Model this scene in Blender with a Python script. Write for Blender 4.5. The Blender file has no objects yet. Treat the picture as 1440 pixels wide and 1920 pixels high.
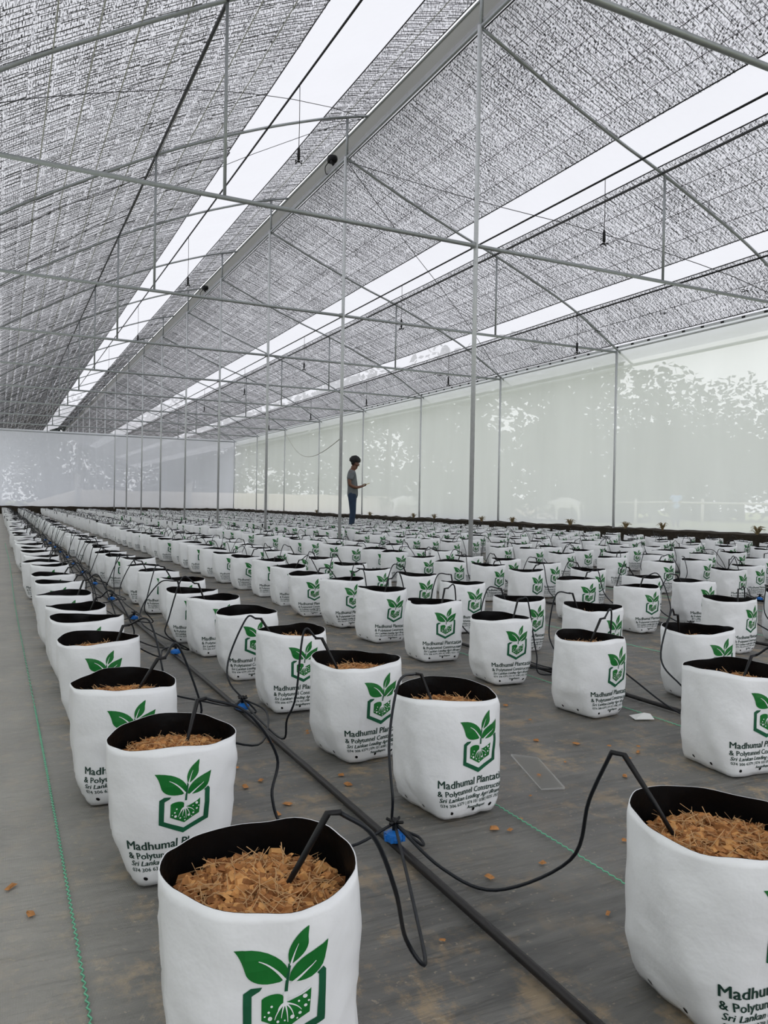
import bpy, bmesh, math, random
from mathutils import Vector, Matrix, noise

# ------------------------------------------------------------------ camera, world, exposure
scene = bpy.context.scene
COL = scene.collection
PI = math.pi
F_PX, YAW, PITCH, ROLL, EYE = 1464.2, 0.459442, -0.0098687, 0.01715, 0.7337
cd = bpy.data.cameras.new('camera'); cam = bpy.data.objects.new('camera', cd); COL.objects.link(cam)
fw = Vector((math.sin(YAW)*math.cos(PITCH), math.cos(YAW)*math.cos(PITCH), math.sin(PITCH)))
r0 = Vector((math.cos(YAW), -math.sin(YAW), 0)); u0 = r0.cross(fw)
rr_ = math.cos(ROLL)*r0 + math.sin(ROLL)*u0; uu_ = -math.sin(ROLL)*r0 + math.cos(ROLL)*u0
CM = Matrix((rr_, uu_, -fw)).transposed().to_4x4(); CM.translation = Vector((0, 0, EYE))
cam.matrix_world = CM
cd.sensor_fit = 'HORIZONTAL'; cd.sensor_width = 36; cd.lens = F_PX/1440*36
cd.clip_start = 0.02; cd.clip_end = 500
scene.camera = cam

world = bpy.data.worlds.new('overcast_sky'); scene.world = world; world.use_nodes = True
wb = world.node_tree.nodes['Background']
wb.inputs['Color'].default_value = (0.955, 0.965, 1.0, 1); wb.inputs['Strength'].default_value = 1.0
vs = scene.view_settings
vs.view_transform = 'Standard'; vs.look = 'None'; vs.gamma = 1; vs.use_curve_mapping = False
vs.exposure = 0.55
scene.cycles.transparent_max_bounces = 16

# ------------------------------------------------------------------ dimensions (metres)
BAY = 4.0; Y0 = 11.917; YF = Y0 + 7*BAY; XC = 5.08; XS = 11.0; XL = -0.93
TIE = 3.835; LEDGE = 0.36; ROOF0, ROOF1 = -3.2, 76.0
RIGHT = [(5.10, 6.43), (6.2, 5.97), (7.28, 5.56), (8.04, 5.30), (9.43, 4.75), (10.15, 4.40), (11.05, 3.86)]
LEFT = [(-0.93, 3.86), (0.0, 4.61), (0.96, 5.21), (2.03, 5.83), (2.88, 6.25), (3.72, 6.62), (4.62, 6.96), (5.08, 7.10), (5.47, 7.21)]
def prof(P, x):
    for (a, za), (b, zb) in zip(P, P[1:]):
        if x <= b or (b, zb) == P[-1]:
            return za + (zb-za)*(x-a)/(b-a)
rng = random.Random(7)

# ------------------------------------------------------------------ helpers
def tag(o, label=None, cat=None, group=None, kind=None):
    if label: o['label'] = label
    if cat: o['category'] = cat
    if group: o['group'] = group
    if kind: o['kind'] = kind
    return o
def empty(name, loc, rz=0):
    o = bpy.data.objects.new(name, None); COL.objects.link(o); o.location = loc; o.rotation_euler = (0, 0, rz)
    o.empty_display_size = 0.05
    return o
def link(name, me, parent=None, mat=None):
    o = bpy.data.objects.new(name, me); COL.objects.link(o)
    if mat and not me.materials: me.materials.append(mat)
    if parent: o.parent = parent
    return o
def mesh(name, V, Fc, mat=None, smooth=False, mats=None, idx=None):
    me = bpy.data.meshes.new(name); me.from_pydata([tuple(v) for v in V], [], Fc)
    for m in (mats or ([mat] if mat else [])): me.materials.append(m)
    if idx: me.polygons.foreach_set('material_index', idx)
    if smooth: me.polygons.foreach_set('use_smooth', [True]*len(me.polygons))
    me.update()
    return me
class MB:
    def __init__(s): s.v = []; s.f = []
    def add(s, V, Fc):
        b = len(s.v); s.v += [Vector(v) for v in V]; s.f += [tuple(i+b for i in f) for f in Fc]
    def box(s, x0, x1, y0, y1, z0, z1):
        s.add([(x, y, z) for z in (z0, z1) for y in (y0, y1) for x in (x0, x1)],
              [(0, 2, 3, 1), (4, 5, 7, 6), (0, 1, 5, 4), (1, 3, 7, 5), (3, 2, 6, 7), (2, 0, 4, 6)])
    def tube(s, pts, r, n=8, caps=True):
        pts = [Vector(p) for p in pts]; b = len(s.v); ref = None
        for i, p in enumerate(pts):
            d = (pts[min(i+1, len(pts)-1)] - pts[max(i-1, 0)])
            d = d.normalized() if d.length > 1e-9 else Vector((0, 0, 1))
            if ref is None: ref = Vector((0, 0, 1)) if abs(d.z) < .9 else Vector((1, 0, 0))
            a = ref - d*ref.dot(d)
            if a.length < 1e-4: a = Vector((0, 1, 0)) - d*d.y
            a.normalize(); ref = a; c = d.cross(a)
            R = r[i] if isinstance(r, (list, tuple)) else r
            for k in range(n):
                t = 2*PI*k/n; s.v.append(p + (a*math.cos(t) + c*math.sin(t))*R)
        for i in range(len(pts)-1):
            for k in range(n):
                k2 = (k+1) % n
                s.f.append((b+i*n+k, b+i*n+k2, b+(i+1)*n+k2, b+(i+1)*n+k))
        if caps:
            s.f.append(tuple(b+k for k in reversed(range(n)))); s.f.append(tuple(b+(len(pts)-1)*n+k for k in range(n)))
    def lathe(s, prof_, n=16, c=(0, 0, 0)):
        b = len(s.v); c = Vector(c)
        for r, z in prof_:
            for k in range(n): s.v.append(c+Vector((r*math.cos(2*PI*k/n), r*math.sin(2*PI*k/n), z)))
        for i in range(len(prof_)-1):
            for k in range(n):
                k2 = (k+1) % n; s.f.append((b+i*n+k, b+i*n+k2, b+(i+1)*n+k2, b+(i+1)*n+k))
        s.f.append(tuple(b+k for k in reversed(range(n)))); s.f.append(tuple(b+(len(prof_)-1)*n+k for k in range(n)))
    def me(s, name, mat, smooth=True): return mesh(name, s.v, s.f, mat, smooth)
    def build(s, name, mat, parent=None, smooth=True): return link(name, s.me(name, mat, smooth), parent)
def smooth_path(P, m=6):
    P = [Vector(p) for p in P]; Q = [P[0]*2-P[1]] + P + [P[-1]*2-P[-2]]; out = []
    for i in range(1, len(Q)-2):
        a, b, c, d = Q[i-1:i+3]
        for k in range(m):
            t = k/m
            out.append(.5*((2*b)+(c-a)*t+(2*a-5*b+4*c-d)*t*t+(3*b-a-3*c+d)*t**3))
    out.append(P[-1]); return out
ONES = ['', 'first', 'second', 'third', 'fourth', 'fifth', 'sixth', 'seventh', 'eighth', 'ninth', 'tenth', 'eleventh', 'twelfth',
        'thirteenth', 'fourteenth', 'fifteenth', 'sixteenth', 'seventeenth', 'eighteenth', 'nineteenth']
TENS = {2: 'twent', 3: 'thirt', 4: 'fort', 5: 'fift', 6: 'sixt', 7: 'sevent'}
def ordinal(n):
    if n < 20: return ONES[n]
    t, o = divmod(n, 10)
    return TENS[t] + ('ieth' if o == 0 else 'y-' + ONES[o])
def project(P):
    d = Vector(P) - Vector((0, 0, EYE)); z = d.dot(fw)
    if z < .05: return None
    return 720+F_PX*d.dot(rr_)/z, 960-F_PX*d.dot(uu_)/z, z

# ------------------------------------------------------------------ materials
def newmat(name):
    m = bpy.data.materials.new(name); m.use_nodes = True; nt = m.node_tree
    return m, nt, nt.nodes, nt.links
def pbr(name, col, rough=.5, metal=0, spec=.5, var=0, scale=20, bump=0, bscale=60):
    m, nt, N, L = newmat(name); b = N['Principled BSDF']
    b.inputs['Base Color'].default_value = (*col, 1); b.inputs['Roughness'].default_value = rough
    b.inputs['Metallic'].default_value = metal; b.inputs['Specular IOR Level'].default_value = spec
    if var or bump:
        tc = N.new('ShaderNodeTexCoord')
    if var:
        nz = N.new('ShaderNodeTexNoise'); nz.inputs['Scale'].default_value = scale; nz.inputs['Detail'].default_value = 4
        L.new(tc.outputs['Object'], nz.inputs['Vector'])
        mx = N.new('ShaderNodeMix'); mx.data_type = 'RGBA'
        mx.inputs['A'].default_value = (*[c*(1-var) for c in col], 1); mx.inputs['B'].default_value = (*[min(1, c*(1+var)) for c in col], 1)
        L.new(nz.outputs['Fac'], mx.inputs['Factor']); L.new(mx.outputs['Result'], b.inputs['Base Color'])
    if bump:
        nb = N.new('ShaderNodeTexNoise'); nb.inputs['Scale'].default_value = bscale; nb.inputs['Detail'].default_value = 3
        L.new(tc.outputs['Object'], nb.inputs['Vector'])
        bp = N.new('ShaderNodeBump'); bp.inputs['Strength'].default_value = bump; bp.inputs['Distance'].default_value = .01
        L.new(nb.outputs['Fac'], bp.inputs['Height']); L.new(bp.outputs['Normal'], b.inputs['Normal'])
    return m
def film(name, clear, col, tint=(1, 1, 1), streak=0):
    m, nt, N, L = newmat(name); N.remove(N['Principled BSDF']); out = N['Material Output']
    tr = N.new('ShaderNodeBsdfTransparent'); tr.inputs['Color'].default_value = (*tint, 1)
    tl = N.new('ShaderNodeBsdfTranslucent'); tl.inputs['Color'].default_value = (*col, 1)
    df = N.new('ShaderNodeBsdfDiffuse'); df.inputs['Color'].default_value = (*col, 1)
    m1 = N.new('ShaderNodeMixShader'); m1.inputs[0].default_value = .12
    L.new(tl.outputs[0], m1.inputs[1]); L.new(df.outputs[0], m1.inputs[2])
    m2 = N.new('ShaderNodeMixShader'); m2.inputs[0].default_value = clear
    L.new(m1.outputs[0], m2.inputs[1]); L.new(tr.outputs[0], m2.inputs[2]); L.new(m2.outputs[0], out.inputs['Surface'])
    if streak:
        tc = N.new('ShaderNodeTexCoord'); mp = N.new('ShaderNodeMapping'); mp.inputs['Scale'].default_value = (1.3, 1.3, .25)
        nz = N.new('ShaderNodeTexNoise'); nz.inputs['Scale'].default_value = 1.2; nz.inputs['Detail'].default_value = 4
        L.new(tc.outputs['Object'], mp.inputs[0]); L.new(mp.outputs[0], nz.inputs['Vector'])
        mr = N.new('ShaderNodeMapRange'); mr.inputs['From Min'].default_value = .3; mr.inputs['From Max'].default_value = .7
        mr.inputs['To Min'].default_value = clear-streak; mr.inputs['To Max'].default_value = clear+streak
        L.new(nz.outputs['Fac'], mr.inputs['Value']); L.new(mr.outputs[0], m2.inputs[0])
    return m
def net_material(name, under=False):
    m, nt, N, L = newmat(name); N.remove(N['Principled BSDF']); out = N['Material Output']
    uv = N.new('ShaderNodeUVMap'); uv.uv_map = 'UVMap'
    sep = N.new('ShaderNodeSeparateXYZ'); L.new(uv.outputs[0], sep.inputs[0])
    def noise_tex(sx, sy, detail, scale=1.0):
        mp = N.new('ShaderNodeMapping'); mp.inputs['Scale'].default_value = (sx, sy, 1)
        L.new(uv.outputs[0], mp.inputs[0])
        nz = N.new('ShaderNodeTexNoise'); nz.noise_dimensions = '2D'; nz.inputs['Scale'].default_value = scale
        nz.inputs['Detail'].default_value = detail; L.new(mp.outputs[0], nz.inputs['Vector']); return nz.outputs['Fac']
    def math_(op, a, b=None, c=None):
        n = N.new('ShaderNodeMath'); n.operation = op
        for i, v in enumerate((a, b, c)):
            if v is None: continue
            if isinstance(v, (int, float)): n.inputs[i].default_value = v
            else: L.new(v, n.inputs[i])
        return n.outputs[0]
    dash = noise_tex(85, 30, 1.5)                                  # dark knitted tapes
    blotch = noise_tex(2.5, .8, 3)                                 # looser and tighter zones of the knit
    warp = math_('ABSOLUTE', math_('SINE', math_('MULTIPLY', sep.outputs['X'], PI*34)))       # warp lines every 3 cm
    rib = math_('PINGPONG', sep.outputs['X'], .21)                # stronger selvedge lines
    ribm = math_('LESS_THAN', rib, .008)
    fac = math_('ADD', dash, math_('MULTIPLY', math_('SUBTRACT', blotch, .5), .10))
    fac = math_('ADD', fac, math_('MULTIPLY', math_('SUBTRACT', warp, .64), .08))
    mr = N.new('ShaderNodeMapRange'); mr.inputs['From Min'].default_value = .30 if not under else .31; mr.inputs['From Max'].default_value = .47 if not under else .44
    L.new(fac, mr.inputs['Value'])
    light = math_('MAXIMUM', mr.outputs[0], math_('MULTIPLY', ribm, .45))
    tl = N.new('ShaderNodeBsdfTranslucent'); tl.inputs['Color'].default_value = (.96, .96, .975, 1)
    df = N.new('ShaderNodeBsdfDiffuse'); df.inputs['Color'].default_value = (.55, .55, .56, 1)
    tp = N.new('ShaderNodeBsdfTransparent')
    dk = N.new('ShaderNodeBsdfDiffuse'); dk.inputs['Color'].default_value = (.035, .035, .038, 1)
    if under:
        c = N.new('ShaderNodeMixShader'); L.new(light, c.inputs[0]); L.new(dk.outputs[0], c.inputs[1]); L.new(tp.outputs[0], c.inputs[2])
        L.new(c.outputs[0], out.inputs['Surface']); return m
    a = N.new('ShaderNodeMixShader'); a.inputs[0].default_value = .15
    L.new(tl.outputs[0], a.inputs[1]); L.new(df.outputs[0], a.inputs[2])
    b = N.new('ShaderNodeMixShader'); b.inputs[0].default_value = .42
    L.new(a.outputs[0], b.inputs[1]); L.new(tp.outputs[0], b.inputs[2])
    c = N.new('ShaderNodeMixShader'); L.new(light, c.inputs[0])
    L.new(dk.outputs[0], c.inputs[1]); L.new(b.outputs[0], c.inputs[2])
    L.new(c.outputs[0], out.inputs['Surface'])
    return m
def floor_material():
    m, nt, N, L = newmat('weed_mat'); b = N['Principled BSDF']
    geo = N.new('ShaderNodeTexCoord'); P = geo.outputs['Object']
    sep = N.new('ShaderNodeSeparateXYZ'); L.new(P, sep.inputs[0])
    def nz(scale, sx=1, sy=1, detail=5, rough=.6):
        mp = N.new('ShaderNodeMapping'); mp.inputs['Scale'].default_value = (sx, sy, 1); L.new(P, mp.inputs[0])
        n = N.new('ShaderNodeTexNoise'); n.inputs['Scale'].default_value = scale; n.inputs['Detail'].default_value = detail
        n.inputs['Roughness'].default_value = rough; L.new(mp.outputs[0], n.inputs['Vector']); return n.outputs['Fac']
    def ramp(v, a, c, o0=0., o1=1.):
        r = N.new('ShaderNodeMapRange'); r.inputs['From Min'].default_value = a; r.inputs['From Max'].default_value = c
        r.inputs['To Min'].default_value = o0; r.inputs['To Max'].default_value = o1; L.new(v, r.inputs['Value']); return r.outputs[0]
    def mix(f, A, B):
        x = N.new('ShaderNodeMix'); x.data_type = 'RGBA'; L.new(f, x.inputs['Factor'])
        for s, k in ((A, 'A'), (B, 'B')):
            if isinstance(s, tuple): x.inputs[k].default_value = (*s, 1)
            else: L.new(s, x.inputs[k])
        return x.outputs['Result']
    def mul(a, c):
        x = N.new('ShaderNodeMath'); x.operation = 'MULTIPLY'
        for i, v in enumerate((a, c)):
            if isinstance(v, float): x.inputs[i].default_value = v
            else: L.new(v, x.inputs[i])
        return x.outputs[0]
    base = mix(ramp(nz(3.2), .3, .7), (.062, .062, .058), (.165, .158, .143))
    streaks = ramp(nz(9, .35, 3.2, 4), .42, .75)
    base = mix(mul(streaks, .6), base, (.21, .205, .19))
    sand = mul(ramp(nz(7, 1.4, 1.0, 10, .75), .51, .61), ramp(nz(1.1), .40, .62, .15, 1.0))
    base = mix(mul(sand, .8), base, (.42, .30, .165))
    left_strip = mul(ramp(sep.outputs['X'], .30, .06), ramp(nz(2.2), .2, .75, .45, .95))       # paler strip along the left wall
    base = mix(left_strip, base, (.36, .345, .31))
    grit = ramp(nz(85, 1, 1, 2), .66, .72)
    base = mix(mul(grit, .55), base, (.42, .36, .27))
    L.new(base, b.inputs['Base Color'])
    b.inputs['Roughness'].default_value = .52; b.inputs['Specular IOR Level'].default_value = .5
    wa = N.new('ShaderNodeTexWave'); wa.inputs['Scale'].default_value = 150; wa.inputs['Distortion'].default_value = 1.2
    wa.bands_direction = 'X'; L.new(P, wa.inputs['Vector'])
    wy = N.new('ShaderNodeTexWave'); wy.inputs['Scale'].default_value = 110; wy.inputs['Distortion'].default_value = 1.2
    wy.bands_direction = 'Y'; L.new(P, wy.inputs['Vector'])
    ad = N.new('ShaderNodeMath'); ad.operation = 'ADD'; L.new(wa.outputs['Fac'], ad.inputs[0]); L.new(wy.outputs['Fac'], ad.inputs[1])
    b1 = N.new('ShaderNodeBump'); b1.inputs['Strength'].default_value = .25; b1.inputs['Distance'].default_value = .002
    L.new(ad.outputs[0], b1.inputs['Height'])
    b2 = N.new('ShaderNodeBump'); b2.inputs['Strength'].default_value = .8; b2.inputs['Distance'].default_value = .03
    L.new(nz(7, .45, 2.6, 4), b2.inputs['Height']); L.new(b1.outputs[0], b2.inputs['Normal']); L.new(b2.outputs[0], b.inputs['Normal'])
    return m

M = {}
M['roof_film'] = film('roof_film', .30, (.68, .68, .70), (.76, .76, .785), .05)
M['side_film'] = film('side_film', .22, (.865, .89, .925), (1, 1, 1), .03)
M['end_film'] = film('end_film', .17, (.88, .925, .985), (1, 1, 1), .03)
M['darkening_fin'] = pbr('net_darkening_fin', (.10, .10, .103), .7)  # for the added fins that dim the distant net
M['vent_net'] = film('vent_net', .06, (.22, .22, .21), (1, 1, 1))
M['net'] = net_material('shade_net'); M['net_under'] = net_material('net_darkening_layer', True)
M['steel'] = pbr('galvanised_steel', (.36, .38, .39), .42, .5, .5, .15, 30)
M['post'] = pbr('galvanised_post', (.62, .64, .65), .45, .25, .5, .12, 30)
M['dark'] = pbr('black_plastic', (.008, .008, .009), .45, 0, .3)
M['wire'] = pbr('dark_wire', (.08, .08, .085), .5, .5)
M['rope'] = pbr('pale_rope', (.55, .55, .50), .8)
M['bag'] = pbr('white_polythene', (.86, .87, .885), .33, 0, .5, .03, 8, .22, 32)
M['lining'] = pbr('black_polythene', (.003, .003, .0035), .42, 0, .16, 0, 1, .3, 30)
M['coir'] = pbr('coir_chips', (.44, .205, .075), .85, 0, .2, .6, 60)
M['coir_dark'] = pbr('coir_fines', (.24, .11, .045), .9, 0, .2, .5, 110, .8, 160)
M['coir_light'] = pbr('coir_chips_light', (.62, .32, .115), .8, 0, .25, .35, 60)
M['coir_brown'] = pbr('coir_chips_brown', (.27, .115, .042), .85, 0, .2, .5, 60)
M['fibre'] = pbr('coir_fibre', (.48, .29, .14), .85, 0, .2, .4, 60)
M['leafgreen'] = pbr('print_leaf_green', (.004, .155, .022), .35, 0, .5, .35, 22)
M['ringgreen'] = pbr('print_ring_green', (.006, .105, .045), .35, 0, .5, .45, 14)
M['white_ink'] = pbr('print_white', (.86, .87, .885), .33)
M['textgreen'] = pbr('print_dark_green', (.008, .040, .028), .4)
M['blue'] = pbr('blue_emitter_plastic', (.012, .16, .55), .35)
M['tube'] = pbr('black_drip_tube', (.008, .010, .014), .35, 0, .3)
M['pipe'] = pbr('black_lateral_pipe', (.016, .014, .014), .42, 0, .35, .3, 20)
M['thread'] = pbr('green_stitch', (.20, .60, .38), .7)
M['soil'] = pbr('dark_earth', (.035, .028, .020), .95, 0, .2, .5, 14, .8, 30)
M['weed'] = pbr('dry_weed', (.24, .18, .09), .9, 0, .2, .3, 20)
M['floor'] = floor_material()
M['grass'] = pbr('field_grass', (.30, .33, .14), .9, 0, .2, .3, .6)
M['bank'] = pbr('sandy_bank', (.74, .66, .54), .9, 0, .2, .2, .8)
M['leaf1'] = pbr('dark_foliage', (.035, .050, .032), .7, 0, .3, .4, 3)
M['leaf2'] = pbr('grey_green_foliage', (.048, .058, .056), .7, 0, .3, .4, 3)
M['bark'] = pbr('tree_bark', (.10, .075, .05), .9)
M['concrete'] = pbr('pale_concrete', (.55, .53, .49), .85, 0, .3, .1, 10)
M['skin'] = pbr('skin', (.16, .075, .045), .5)
M['hair'] = pbr('black_hair', (.008, .007, .007), .6, 0, .4, .3, 40, .8, 80)
M['shirt'] = pbr('grey_tshirt', (.15, .165, .17), .85, 0, .2, .15, 12, .4, 14)
M['jeans'] = pbr('blue_jeans', (.022, .040, .075), .8, 0, .3, .3, 14, .3, 20)
M['shoe'] = pbr('dark_shoe', (.02, .018, .018), .6)
M['phone'] = pbr('yellow_phone_case', (.75, .62, .18), .35)
M['bluecloth'] = pbr('pale_blue_shirt', (.25, .42, .75), .8)
M['scrap'] = pbr('white_scrap', (.75, .75, .73), .5)
M['plastic'] = film('clear_plastic_strip', .55, (.85, .85, .83))

# ------------------------------------------------------------------ setting: ground, floor, walls
g = MB(); g.add([(-150, -120, -.06), (260, -120, -.06), (260, 260, -.06), (-150, 260, -.06)], [(0, 1, 2, 3)])
tag(g.build('ground', M['grass'], smooth=False), 'open green field around the greenhouse', None, None, 'structure')
g = MB(); g.add([(-20, YF+.5, -.05), (40, YF+.5, -.05), (40, 95, -.05), (-20, 95, -.05)], [(0, 1, 2, 3)])  # pale sheet added to bounce light up behind the far curtain
tag(g.build('ground_bounce', M['concrete'], smooth=False), 'pale sandy ground added behind the far curtain to bounce light', None, None, 'structure')
NX, NY = 60, 200
V = []; Fc = []
for j in range(NY+1):
    y = ROOF0 + (YF+.6-ROOF0)*j/NY
    for i in range(NX+1):
        x = XL-.3 + (XS+.6-XL)*i/NX
        V.append((x, y, .004*noise.noise(Vector((x*2.2, y*1.4, 0)))-.004))
for j in range(NY):
    for i in range(NX):
        a = j*(NX+1)+i; Fc.append((a, a+1, a+NX+2, a+NX+1))
floor = tag(link('floor', mesh('floor', V, Fc, M['floor'], True)), 'woven black weed mat floor with sandy dust', None, None, 'structure')
# stitched green marker lines in the mat
for n in range(11):
    x = .12 + .98*n; y = .7; b = MB(); k = 0; P = []
    y_end = 14 if n < 4 else 20
    while y < y_end:
        P.append((x + .0022*(1 if k % 2 else -1) + .006*math.sin(y*.8+n), y, .0015)); y += .009 if y < 3 else .03; k += 1
    b.tube(P, .0018, 3, False); b.build('stitched_thread', M['thread'], floor)

def wall_sheet(name, A, B, z0, z1, mat, label, amp=.02, nseg=120, nz=8):
    V = []; Fc = []; A = Vector(A); B = Vector(B); d = (B-A); nrm = Vector((-d.y, d.x, 0)).normalized()
    for j in range(nz+1):
        z = z0+(z1-z0)*j/nz
        for i in range(nseg+1):
            t = i/nseg; p = A+d*t
            o = amp*noise.noise(Vector((t*d.length*.9, z*.25, 3.1)))*math.sin(PI*j/nz)
            V.append((p.x+nrm.x*o, p.y+nrm.y*o, z))
    for j in range(nz):
        for i in range(nseg):
            a = j*(nseg+1)+i; Fc.append((a, a+1, a+nseg+2, a+nseg+1))
    return tag(link(name, mesh(name, V, Fc, mat, True)), label, None, None, 'structure')
wall_sheet('wall_right', (XS+.08, ROOF0, 0), (XS+.08, YF+.1, 0), LEDGE-.06, TIE+.12, M['side_film'], 'milky plastic film side wall with trees showing through')
wall_sheet('wall_back', (XL, YF+.12, 0), (XS+.08, YF+.12, 0), LEDGE-.06, TIE+.10, M['end_film'], 'milky plastic film curtain across the far end')
wall_sheet('wall_left', (XL-.1, ROOF0, 0), (XL-.1, YF+.1, 0), LEDGE-.06, TIE+.1, M['side_film'], 'milky plastic film wall along the left side')

def ledge(name, A, B, w, label, seed):
    rg = random.Random(seed); A = Vector(A); B = Vector(B); d = B-A; n = int(d.length/.18); t = d.normalized(); nr = Vector((-t.y, t.x, 0))
    V = []; Fc = []
    for i in range(n+1):
        p = A+d*i/n; h = LEDGE+.02*noise.noise(p*1.7)+rg.uniform(-.012, .012); o = rg.uniform(-.01, .01)
        for s, z in ((-w/2+o, -.02), (-w/2+o, h*.6), (-w/2+.02, h-.01), (0, h+.012), (w/2, h-.02), (w/2, -.02)):
            q = p+nr*s; V.append((q.x, q.y, z))
    for i in range(n):
        for k in range(5):
            a = i*6+k; Fc.append((a, a+6, a+7, a+1))
    return tag(link(name, mesh(name, V, Fc, M['soil'], False)), label, None, None, 'structure')
ledge('baseboard_right', (XS+.1, ROOF0, 0), (XS+.1, YF+.2, 0), .34, 'dark earth kerb along the foot of the side film', 1)
ledge('baseboard_back', (XL, YF+.14, 0), (XS+.1, YF+.14, 0), .34, 'dark earth kerb along the foot of the far curtain', 2)
ledge('baseboard_left', (XL-.1, ROOF0, 0), (XL-.1, YF+.2, 0), .34, 'dark earth kerb along the foot of the left wall', 3)

# roof film
def roof_sheet(P, dz, mat, ya=ROOF0, yb=ROOF1, x0=None, x1=None, ny=None, sag=.0, sub=.16, seed=0, fringe=0):
    x0 = P[0][0] if x0 is None else x0; x1 = P[-1][0] if x1 is None else x1
    nx = max(2, int((x1-x0)/sub)); ny = ny or int((yb-ya)/.5)
    V = []; Fc = []; U = []; rg = random.Random(seed)
    for j in range(ny+1):
        y = ya+(yb-ya)*j/ny
        s = math.sin(PI*(((y-Y0)/BAY) % 1.0))
        u = 0; px = None
        for i in range(nx+1):
            x = x0+(x1-x0)*i/nx; z = prof(P, x)+dz - sag*s + .004*noise.noise(Vector((x*3, y*.7, seed)))*(1 if sag else 0)
            if px is not None: u += math.hypot(x-px[0], prof(P, x)-px[1])
            px = (x, prof(P, x))
            e = 0
            if fringe and i in (0, nx): e = rg.uniform(-fringe, fringe)
            V.append((x+e, y, z)); U.append((u, y))
    for j in range(ny):
        for i in range(nx):
            a = j*(nx+1)+i; Fc.append((a, a+1, a+nx+2, a+nx+1))
    me = mesh('sheet', V, Fc, mat, True)
    ul = me.uv_layers.new(name='UVMap'); idx = [0]*len(me.loops); me.loops.foreach_get('vertex_index', idx)
    ul.data.foreach_set('uv', [c for i in idx for c in U[i]])
    return me
RIGHTX = RIGHT + [(11.42, 3.63)]
tag(link('ceiling_1', roof_sheet(LEFT, .10, M['roof_film'])), 'white polythene roof film over the left arch', None, None, 'structure')
tag(link('ceiling_2', roof_sheet(RIGHTX, .10, M['roof_film'])), 'white polythene roof film over the right slope', None, None, 'structure')
# strip closing the ridge vent
V = []; Fc = []
for j in range(161):
    y = ROOF0+(ROOF1-ROOF0)*j/160; w = .02*math.sin(j*1.3)
    V += [(5.47, y, 7.20), (5.36+w, y, 6.9), (5.20+w, y, 6.6), (5.13, y, 6.47)]
for j in range(160):
    for k in range(3): a = j*4+k; Fc.append((a, a+1, a+5, a+4))
tag(link('vent_netting', mesh('vent_netting', V, Fc, M['vent_net'], True)), 'pale vent netting strip hanging along the roof ridge', 'netting')

# ------------------------------------------------------------------ shade net panels
def net_panel(P, x0, x1, ya, yb, label, seed, dz=.045, sag=.012):
    o = empty('shade_net', ((x0+x1)/2, ya, prof(P, (x0+x1)/2)))
    me = roof_sheet(P, dz, M['net'], ya, yb, x0, x1, int((yb-ya)/.25), sag, .12, seed, .012)
    for v in me.vertices: v.co -= Vector(o.location)
    link('net_cloth', me, o)
    m2 = me.copy(); m2.materials.clear(); m2.materials.append(M['net_under']); u2 = link('darkening_layer', m2, o); u2.location = (0, 0, -.012)  # second layer added below so the net dims towards the far end
    # edge-on fins, added to darken the net at low viewing angles
    rgw = random.Random(seed*13); V = []; Fc = []; y = ya+.03; nx = max(3, int((x1-x0)/.22)); base = Vector(o.location)
    while y < yb-.02:
        s_ = math.sin(PI*(((y-Y0)/BAY) % 1.0)); b0 = len(V); d = rgw.uniform(.0035, .009)
        for i in range(nx):
            w = rgw.uniform(-.03, .03); b0 = len(V)
            for x in (x0+(x1-x0)*(i+rgw.uniform(-.2, .3))/nx, x0+(x1-x0)*(i+1)/nx):
                x = min(max(x, x0), x1); z = prof(P, x)+dz-sag*s_-.0125; yy = y+w+rgw.uniform(-.008, .008)
                V += [Vector((x, yy, z))-base, Vector((x, yy+.002, z-d))-base]
            Fc.append((b0, b0+2, b0+3, b0+1))
        y += rgw.uniform(.040, .075)
    wt = link('darkening_fins', mesh('darkening_fins', V, Fc, M['darkening_fin']), o); wt['kind'] = 'stuff'
    for x, r in ((x0, .009), (x1, .009)):
        b = MB(); ny = int((yb-ya)/.5)
        pts = []
        for j in range(ny+1):
            y = ya+(yb-ya)*j/ny; s = math.sin(PI*(((y-Y0)/BAY) % 1.0))
            pts.append(Vector((x, y, prof(P, x)+dz-sag*s))-Vector(o.location))
        b.tube(pts, r, 5); b.build('edge_cord', M['dark'], o)
    if yb == YSEAM:
        b = MB(); b.tube([Vector((x0+(x1-x0)*i/24, yb-.02+.05*math.sin(i*1.1), prof(P, x0+(x1-x0)*i/24)+dz-.02))-base for i in range(25)], .007, 4); b.build('edge_cord', M['dark'], o)
    nr = max(1, round((x1-x0)/.42)); ny = int((yb-ya)/1.0)
    for q in range(1, nr):
        x = x0+(x1-x0)*(q+rgw.uniform(-.12, .12))/nr; pts = []
        for j in range(ny+1):
            y = ya+(yb-ya)*j/ny; s_ = math.sin(PI*(((y-Y0)/BAY) % 1.0))
            pts.append(Vector((x+.01*math.sin(y*.5+q), y, prof(P, x)+dz-sag*s_-.02))-base)
        b = MB(); b.tube(pts, .0045 if P is RIGHT else .007, 4); b.build('seam', M['dark'] if P is RIGHT else M['rope'], o)
    tag(o, label, 'shade net', 'shade nets under the roof')
YSEAM = 12.9
net_panel(LEFT, -.90, 3.34, ROOF0, YSEAM, 'wide near shade net left of the widest white roof gap', 1)
net_panel(LEFT, -.90, 3.36, YSEAM-.15, ROOF1, 'wide far shade net behind the seam, left of the widest roof gap', 2, .03)
net_panel(LEFT, 4.70, 5.44, ROOF0, ROOF1, 'narrow shade net strip between the widest roof gap and the ridge', 3)
net_panel(RIGHT, 5.16, 7.27, ROOF0, ROOF1, 'shade net on the right slope, directly below the ridge', 4)
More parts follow.
